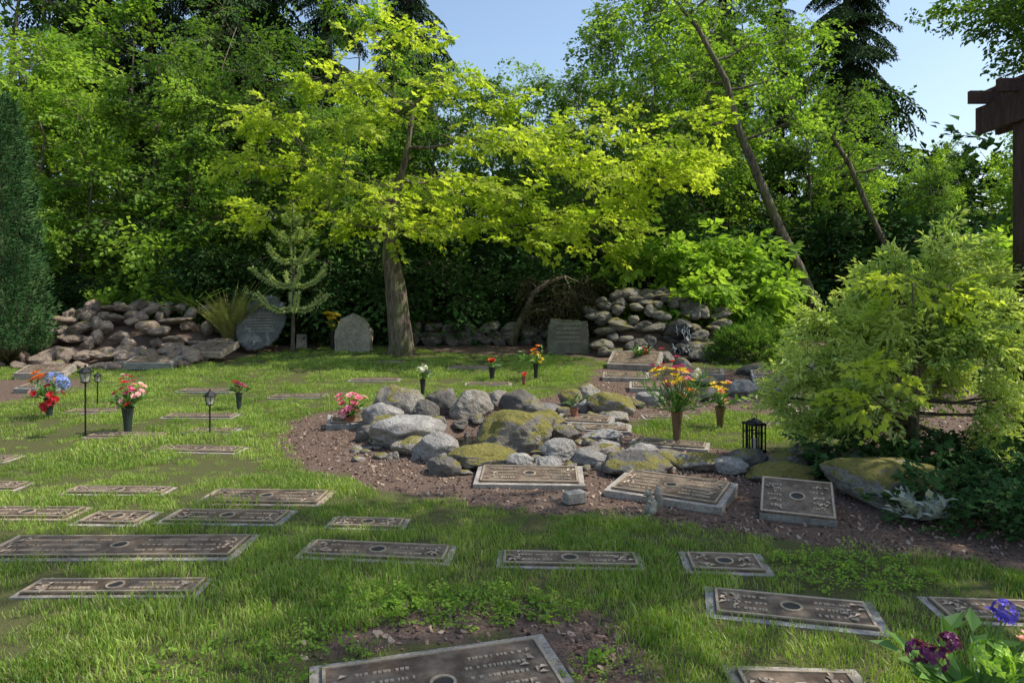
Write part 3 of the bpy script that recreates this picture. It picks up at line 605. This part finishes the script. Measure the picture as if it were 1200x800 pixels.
# ------------------------------------------------------------ flowers
PC={}
def petal(c,tr=.35):
    if c not in PC:
        PC[c]=leafmat('petal_%d'%len(PC),tuple(v*.75 for v in c),tuple(min(1,v*1.15) for v in c),tr,.03,0)
    return PC[c]
stemm=leafmat('stem_leaf',(.06,.14,.03),(.16,.30,.06),.3,.04,0)
def bouquet(name,x,y,vh,vr,vmat,groups,leaves=14,top=.25,z0=0,leafcol=None,ll=.12,lw=.35):
    mb=MB(); mats=[vmat,leafcol or stemm]; gzv=gzf(x,y)
    mb.lathe((0,0,0),[(0,vr*.55),(.01,vr*.6),(vh*.5,vr*.75),(vh*.92,vr),(vh,vr*1.12),(vh,vr*.9),(vh*.8,vr*.7)],14,0)
    base=Vector((0,0,vh*.95))
    for kind,c,n,cen,rad,size in groups:
        mats.append(petal(c)); mi=len(mats)-1
        for _ in range(n):
            v=Vector((rnd.gauss(0,1),rnd.gauss(0,1),rnd.gauss(0,1))).normalized()*rad*rnd.random()**.4
            p=base+Vector(cen)+v; d=(p-base+Vector((0,-.05,.05))).normalized()
            mid=base.lerp(p,.5)+Vector((0,0,.03)); mb.tube([base,mid,p],[.004,.003,.002],4,1,False)
            a=d.cross(Vector((.2,.9,.1))).normalized(); b=d.cross(a)
            if kind=='ball':
                for q in range(34):
                    w=Vector((rnd.gauss(0,1),rnd.gauss(0,1),rnd.gauss(0,1))).normalized()
                    if w.dot(d)<-.4: continue
                    c0=p+w*size; t1=w.cross(Vector((.3,.2,.9))).normalized(); t2=w.cross(t1)
                    for h in range(4):
                        an=h*1.571+q; dv=t1*math.cos(an)+t2*math.sin(an)+w*.25; leaf(mb,c0,dv,w,size*.42,.9,False,mi)
            else:
                rings=[(6,1.0,.35),(5,.7,.9)] if kind=='rose' else [(6,1.15,.45)] if kind=='lily' else [(10,1.0,.15),(7,.6,.5)]
                for cnt,ls,upv in rings:
                    o_=rnd.random()*6
                    for h in range(cnt):
                        an=o_+h*6.283/cnt; dv=a*math.cos(an)+b*math.sin(an)
                        leaf(mb,p,dv+d*upv,d-dv*.3,size*ls,{'rose':.95,'lily':.42,'daisy':.45}[kind],False,mi,.5)
    for _ in range(leaves):
        a=rnd.random()*6.283; e=rnd.uniform(.2,1.3); d=Vector((math.cos(a),math.sin(a),e)).normalized(); q=base+d*top*rnd.uniform(.3,.9)
        mb.tube([base,q],[.003,.002],3,1,False)
        for k in range(4):
            leaf(mb,base.lerp(q,.4+.2*k),(d+Vector((rnd.uniform(-1,1),rnd.uniform(-1,1),rnd.uniform(-.3,.7)))),Vector((rnd.uniform(-.4,.4),-.3,1)),ll*rnd.uniform(.7,1.2),lw,False,1)
    return mb.obj(name,mats,loc=(x,y,gzv+z0))
vz=simple('vase_bronze',(.16,.11,.06),.4,.5); vg=simple('vase_green',(.02,.035,.028),.5); vt=simple('terracotta',(.30,.12,.07),.8); vd=simple('vase_dark',(.03,.03,.03),.5,.3)
RED=(.62,.03,.04);ORG=(.85,.22,.03);YEL=(.85,.62,.05);PNK=(.85,.25,.38);LPK=(.85,.48,.52);BLU=(.30,.38,.80);MAG=(.55,.03,.20);WHT=(.80,.78,.76);PUR=(.20,.07,.30);VIO=(.14,.10,.60);LIM=(.42,.60,.10);PLM=(.16,.03,.12)
bouquet('flower_bouquet',-6.0,8.85,.26,.06,vg,[('ball',BLU,3,(.13,-.03,.22),.07,.08),('lily',ORG,5,(-.17,0,.28),.08,.07),('rose',RED,10,(.02,-.03,.05),.2,.055),('rose',LPK,4,(-.17,-.03,.08),.07,.06),('daisy',YEL,3,(.02,0,.28),.08,.05)],14,.3)
bouquet('flower_bouquet',-4.43,7.87,.30,.065,vg,[('rose',RED,9,(0,0,.20),.18,.04),('rose',LPK,10,(.02,0,.18),.19,.04),('daisy',MAG,12,(-.03,0,.2),.2,.04),('daisy',WHT,5,(.02,0,.22),.19,.025)],18,.3)
bouquet('flower_bouquet',-3.8,9.5,.24,.045,vg,[('rose',MAG,8,(0,0,.12),.08,.045),('rose',RED,3,(-.06,0,.18),.05,.04)],7,.18)
bouquet('flower_bouquet',-1.93,8.15,.14,.07,vt,[('rose',PNK,15,(0,0,.18),.18,.055),('rose',LPK,14,(0,-.02,.18),.20,.05)],6,.18)
bouquet('flower_bouquet',-1.4,10.7,.24,.045,vd,[('ball',WHT,4,(-.02,0,.2),.09,.04),('daisy',PUR,7,(.02,0,.16),.12,.03)],10,.25)
bouquet('flower_bouquet',-.35,12,.22,.06,vd,[('rose',ORG,5,(0,0,.12),.07,.055),('rose',RED,4,(0,0,.14),.07,.05)],6,.2)
bouquet('flower_bouquet',.42,12,.28,.05,vd,[('lily',ORG,5,(0,0,.24),.1,.055),('daisy',YEL,5,(.05,0,.1),.1,.05)],16,.42)
bouquet('flower_bouquet',.2,11.4,.16,.04,vt,[('rose',RED,3,(0,0,.05),.03,.05)],0,.1)
bouquet('flower_bouquet',1.75,7.25,.36,.06,vz,[('lily',YEL,14,(-.02,0,.42),.22,.06),('daisy',MAG,10,(-.05,0,.42),.22,.04),('rose',RED,5,(-.12,0,.56),.15,.035),('lily',ORG,3,(.08,0,.3),.19,.045),('ball',WHT,2,(.2,0,.42),.05,.035),('rose',LPK,6,(0,-.02,.36),.12,.05),('rose',(.45,.25,.12),6,(.1,0,.2),.12,.05)],60,.66,ll=.09,lw=.25)
bouquet('flower_bouquet',2.5,8.2,.26,.06,vz,[('lily',YEL,7,(0,0,.22),.13,.06),('rose',(.9,.45,.3),6,(0,0,.2),.15,.05)],10,.28)
bouquet('flower_bouquet',-4.2,16,.45,.07,vd,[('daisy',YEL,16,(0,0,.35),.22,.09)],14,.35)
bouquet('flower_bouquet',2.55,13.4,.2,.09,vt,[('rose',RED,5,(0,0,.12),.12,.05),('rose',WHT,3,(0,0,.2),.1,.05)],18,.3)
bouquet('flower_bouquet',1.5,2.22,.24,.05,vd,[('ball',PLM,3,(-.15,0,.2),.05,.035),('ball',VIO,1,(.09,0,.34),.02,.035),('ball',LIM,3,(.03,-.02,.2),.06,.04),('daisy',VIO,4,(.1,0,.34),.04,.03),('rose',LPK,3,(.16,0,.26),.04,.03),('ball',LIM,2,(.2,0,.14),.06,.04),('ball',PLM,2,(-.08,0,.22),.03,.03)],30,.30,ll=.10,lw=.5)
bouquet('dusty_miller_plant',2.85,4.75,.02,.03,vd,[],40,.28,leafcol=leafmat('silver_leaf',(.28,.30,.27),(.5,.52,.48),.3),ll=.09,lw=.5)
bouquet('potted_stake',.77,8.5,.17,.055,vt,[],3,.2)
# ------------------------------------------------------------ lanterns
blk=simple('black_metal',(.018,.018,.018),.5,.5,.1); glass=simple('frosted_glass',(.45,.42,.34),.3); candle=simple('candle_wax',(.75,.7,.6),.5)
mb=MB()
mb.box((0,0,.015),(.17,.17,.03),0); mb.box((0,0,.285),(.17,.17,.022),0)
for s in (-1,1):
    for k in range(4):
        o_=-.075+k*.05; mb.box((o_,s*.075,.15),(.012,.012,.25),0)
        if k in(1,2): mb.box((s*.075,o_,.15),(.012,.012,.25),0)
    mb.box((0,s*.0755,.2),(.15,.008,.012),0)
mb.lathe((0,0,.296),[(0,.09),(.02,.07),(.03,.03),(.045,.012)],4,0); mb.lathe((0,0,.03),[(0,.028),(.1,.028),(.105,.005)],12,1)
t=[(.03*math.cos(a*.524),0,.345+.03*math.sin(a*.524)) for a in range(13)]; mb.tube(t,[.004]*13,5,0)
mb.obj('candle_lantern',[blk,candle],loc=(2.43,6.85,gzf(2.43,6.9)+.03),rot=(0,0,.3),bevel=.002)
def path_light(x,y,h,s=1,pole=.009):
    mb=MB(); mb.tube([(0,0,-.02),(0,0,h-.15*s)],[pole,pole],8,0)
    z=h-.15*s; mb.lathe((0,0,z),[(0,.015*s),(.015*s,.045*s),(.02*s,.05*s)],6,0)
    mb.lathe((0,0,z+.02*s),[(0,.036*s),(.09*s,.052*s)],6,1)
    for k in range(6):
        a=k*math.pi/3; c,s_=math.cos(a),math.sin(a); mb.tube([(c*.04*s,s_*.04*s,z+.02*s),(c*.058*s,s_*.058*s,z+.11*s)],[.004,.004],4,0)
    mb.lathe((0,0,z+.11*s),[(0,.075*s),(.008*s,.078*s),(.05*s,.025*s),(.06*s,.01*s),(.075*s,.012*s),(.085*s,.002)],6,0)
    mb.obj('path_light',[blk,glass],loc=(x,y,gzf(x,y)))
path_light(-4.8,7.68,.76,1.1); path_light(-3.43,7.75,.48,1.0); path_light(-5.95,9.8,.45,.8)
mb=MB(); v,f=I3
def blob(c,r,tilt=0):
    p=v*np.array(r); ct,st=math.cos(tilt),math.sin(tilt); p=np.stack([p[:,0]*ct+p[:,2]*st,p[:,1],-p[:,0]*st+p[:,2]*ct],1)+np.array(c); mb.add(p,f)
blob((0,0,.055),(.042,.036,.055),.15); blob((-.012,0,.1),(.028,.026,.04),-.1); blob((-.028,0,.145),(.03,.021,.022),.2); blob((-.055,0,.14),(.013,.011,.010))
for s in (-1,1):
    blob((-.02,s*.014,.17),(.006,.004,.014)); blob((-.03,s*.022,.09),(.022,.008,.009),.4); blob((-.01,s*.03,.03),(.03,.014,.024)); blob((-.04,s*.024,.008),(.024,.01,.008))
mb.tube([(.03,0,.02),(.065,0,.04),(.07,0,.09),(.052,0,.135),(.065,0,.165),(.082,0,.16)],[.014,.026,.03,.026,.02,.006],8)
o=mb.obj('squirrel_figurine',[simple('weathered_concrete',(.27,.24,.19),.85,0,.35,60)],True,loc=(1.02,5.0,gzf(1.02,5)),rot=(0,0,.5)); o.scale=(1.1,1.1,1.1)
rm=o.modifiers.new('r','REMESH'); rm.mode='VOXEL'; rm.voxel_size=.004; rm.use_smooth_shade=True
# ------------------------------------------------------------ pergola
wood=barkmat('stained_wood',(.045,.022,.017),(.10,.048,.036)); mb=MB()
for x in (4.63,7.4):
    for y in (6.15,2.6): mb.box((x,y,1.55),(.14,.14,3.3),0)
    mb.box((x-.095,4.3,3.28),(.045,4.7,.26),0); mb.box((x+.095,4.3,3.28),(.045,4.7,.26),0)
y=6.5
while y>2.1: mb.box((6.0,y,3.475),(3.3,.045,.12),0); y-=.38
for k in range(8): mb.box((4.6+k*.4,4.3,3.557),(.04,4.7,.038),0)
mb.obj('pergola',[wood],bevel=.004)
# ------------------------------------------------------------ grass, chips, weeds
def tuft(name,n,r,h,w,seed,mats=(M_grass,M_dry)):
    q=random.Random(seed); mb=MB()
    for i in range(n):
        a=q.random()*6.283; d=r*math.sqrt(q.random()); x,y=d*math.cos(a),d*math.sin(a); hh=h*q.uniform(.45,1.2)
        b=q.random()*6.283; ln=q.uniform(.1,.95)*hh; dx,dy=math.cos(b)*ln,math.sin(b)*ln; px_,py_=-math.sin(b)*w/2,math.cos(b)*w/2
        if q.random()<.3: px_,py_=py_,px_
        vs=[(x-px_,y-py_,-.01),(x+px_,y+py_,-.01),(x+dx*.35+px_*.9,y+dy*.35+py_*.9,hh*.6),(x+dx*.35-px_*.9,y+dy*.35-py_*.9,hh*.6),(x+dx,y+dy,hh)]
        mb.add(vs,[(0,1,2,3),(3,2,4)],1 if q.random()<.15 else 0)
    return mb.obj(name,list(mats),link=False)
C_gn=mkcoll('grass_near',[tuft(f'gn{i}',100,.12,.037,.0040,i) for i in range(5)])
C_gf=mkcoll('grass_far',[tuft(f'gf{i}',85,.18,.042,.007,i+9) for i in range(4)])
def inrect(x,y,mg=0):
    r=np.zeros(len(x),bool)
    for cx,cy,a,b,t in RECTS:
        c,s=math.cos(t),math.sin(t); u=(x-cx)*c+(y-cy)*s; w=-(x-cx)*s+(y-cy)*c
        r|=(np.abs(u)<a+mg)&(np.abs(w)<b+mg)
    return r
def grass(name,x0,x1,y0,y1,dens,coll,mg,s0,s1):
    n=int((x1-x0)*(y1-y0)*dens); x=rs.uniform(x0,x1,n); y=rs.uniform(y0,y1,n)
    k=(np.abs(x)<y*.80+.9)&(soilf(x,y)+rs.normal(size=n)*.045<-.02); x,y=x[k],y[k]
    k=~inrect(x,y,mg); x,y=x[k],y[k]; n=len(x)
    pn=np.array([noise.noise(Vector((a*.9,b*.9,0)))+.7*noise.noise(Vector((a*3,b*3,5))) for a,b in zip(x,y)])
    k=rs.rand(n)<np.clip(.95+pn*1.3,.25,1); x,y,pn=x[k],y[k],pn[k]; n=len(x)
    s=rs.uniform(s0,s1,n)*(1+.6*pn); s=np.clip(s,.5,1.6)
    scatter(name,ptmesh(name,np.stack([x,y,gz(x,y)],1),np.stack([rs.normal(size=n)*.12,rs.normal(size=n)*.12,rs.rand(n)*6.28],1),s),coll)
grass('lawn_grass',-6,6,1.9,6.5,125,C_gn,.028,.75,1.15)
grass('lawn_grass',-12,9,6.5,17,52,C_gf,.035,.65,1.0)
chipm=[simple(f'chip{i}',c,.9,0,.3,30) for i,c in enumerate([(.13,.075,.05),(.27,.17,.115),(.36,.27,.20),(.08,.05,.035)])]
def chip(i):
    mb=MB(); q=rs.uniform(.6,1.3,3); vv,ff=ico(1); vv=vv*(1+rs.normal(size=(len(vv),1))*.2)*np.array([.018*q[0],.009*q[1],.006*q[2]]); mb.add(vv,ff); return mb.obj(f'chip{i}',[chipm[i%4]],link=False)
C_chip=mkcoll('chips',[chip(i) for i in range(8)])
n=50000; x=rs.uniform(-5,6,n); y=rs.uniform(2,13,n); k=(soilf(x,y)+rs.normal(size=n)*.05>0)&(rs.rand(n)<np.clip(7/y,.3,1)**1.8)&(~inrect(x,y,0)); x,y=x[k],y[k]; n=len(x)
scatter('bark_mulch',ptmesh('bm',np.stack([x,y,gz(x,y)+.004],1),rs.rand(n,3)*6.28*np.array([.15,.15,1]),rs.uniform(.4,1.5,n)),C_chip)
def carpet(name,coll,n,cx,cy,rx,ry,z,s,zf=0):
    a=rs.rand(n)*6.28; r=np.sqrt(rs.rand(n)); x=cx+rx*r*np.cos(a); y=cy+ry*r*np.sin(a); k=~inrect(x,y,.0); x,y=x[k],y[k]; n=len(x)
    scatter(name,ptmesh(name,np.stack([x,y,gz(x,y)+z*rs.rand(n)],1),np.stack([rs.normal(size=n)*.3,-.25+rs.normal(size=n)*.3,rs.rand(n)*6.28],1),rs.uniform(s*.7,s*1.2,n)),coll)
C_clov=sprigs('clover_sprig',M_lime,12,.08,.02,.8,False,.0,.5)
carpet('clover_weeds',C_clov,330,-.3,3.5,.7,.2,.02,1); carpet('clover_weeds',C_clov,120,.25,2.6,.25,.5,.02,1); carpet('clover_weeds',C_clov,150,-1.1,2.9,.5,.4,.03,1); carpet('clover_weeds',C_clov,150,1.9,3.9,.5,.3,.03,1)
carpet('ivy_groundcover',C_ivy,420,3.7,4.75,1.0,.55,.28,.8); carpet('ivy_groundcover',C_ivy,300,3.6,5.9,1.0,.5,.3,.9)
carpet('ivy_groundcover',C_ivy,400,-9,17.2,3.5,.8,.5,1.6); carpet('ivy_groundcover',C_ivy,600,3,18,7,1.2,.5,1.8); carpet('ivy_groundcover',C_ivy,260,8.5,12.5,2.5,2,.3,1.5)
# ------------------------------------------------------------ light, sky, camera
sd=Vector((.80,.04,1.05)).normalized(); el=math.asin(sd.z); az=math.atan2(sd.x,sd.y)
w=bpy.data.worlds.new("World"); sc.world=w; w.use_nodes=True; nt=w.node_tree; nt.nodes.clear()
sk=nt.nodes.new('ShaderNodeTexSky'); sk.sky_type='NISHITA'; sk.sun_disc=False; sk.sun_elevation=el; sk.sun_rotation=az; sk.air_density=1.3; sk.dust_density=1.6
mu=mixc(nt,1.0,sk.outputs[0],(1.30,1.32,1.36),'MULTIPLY')
bg=nt.nodes.new('ShaderNodeBackground'); bg.inputs[1].default_value=.145; wo=nt.nodes.new('ShaderNodeOutputWorld')
nt.links.new(mu,bg.inputs[0]); nt.links.new(bg.outputs[0],wo.inputs[0])
ld=bpy.data.lights.new('sun','SUN'); ld.energy=5; ld.angle=math.radians(.5); ld.color=(1,.96,.87)
lo=bpy.data.objects.new('sun',ld); lo.rotation_euler=(-sd).to_track_quat('-Z','Y').to_euler(); sc.collection.objects.link(lo)
cd=bpy.data.cameras.new('camera'); cd.lens=24; cd.sensor_width=36; cd.shift_y=-55/1200; cd.clip_end=2000; cd.clip_start=.05
co=bpy.data.objects.new('camera',cd); co.location=(0,0,1.6); co.rotation_euler=(math.pi/2,0,0); sc.collection.objects.link(co); sc.camera=co
sc.view_settings.view_transform='Standard'; sc.view_settings.look='None'; sc.view_settings.exposure=0
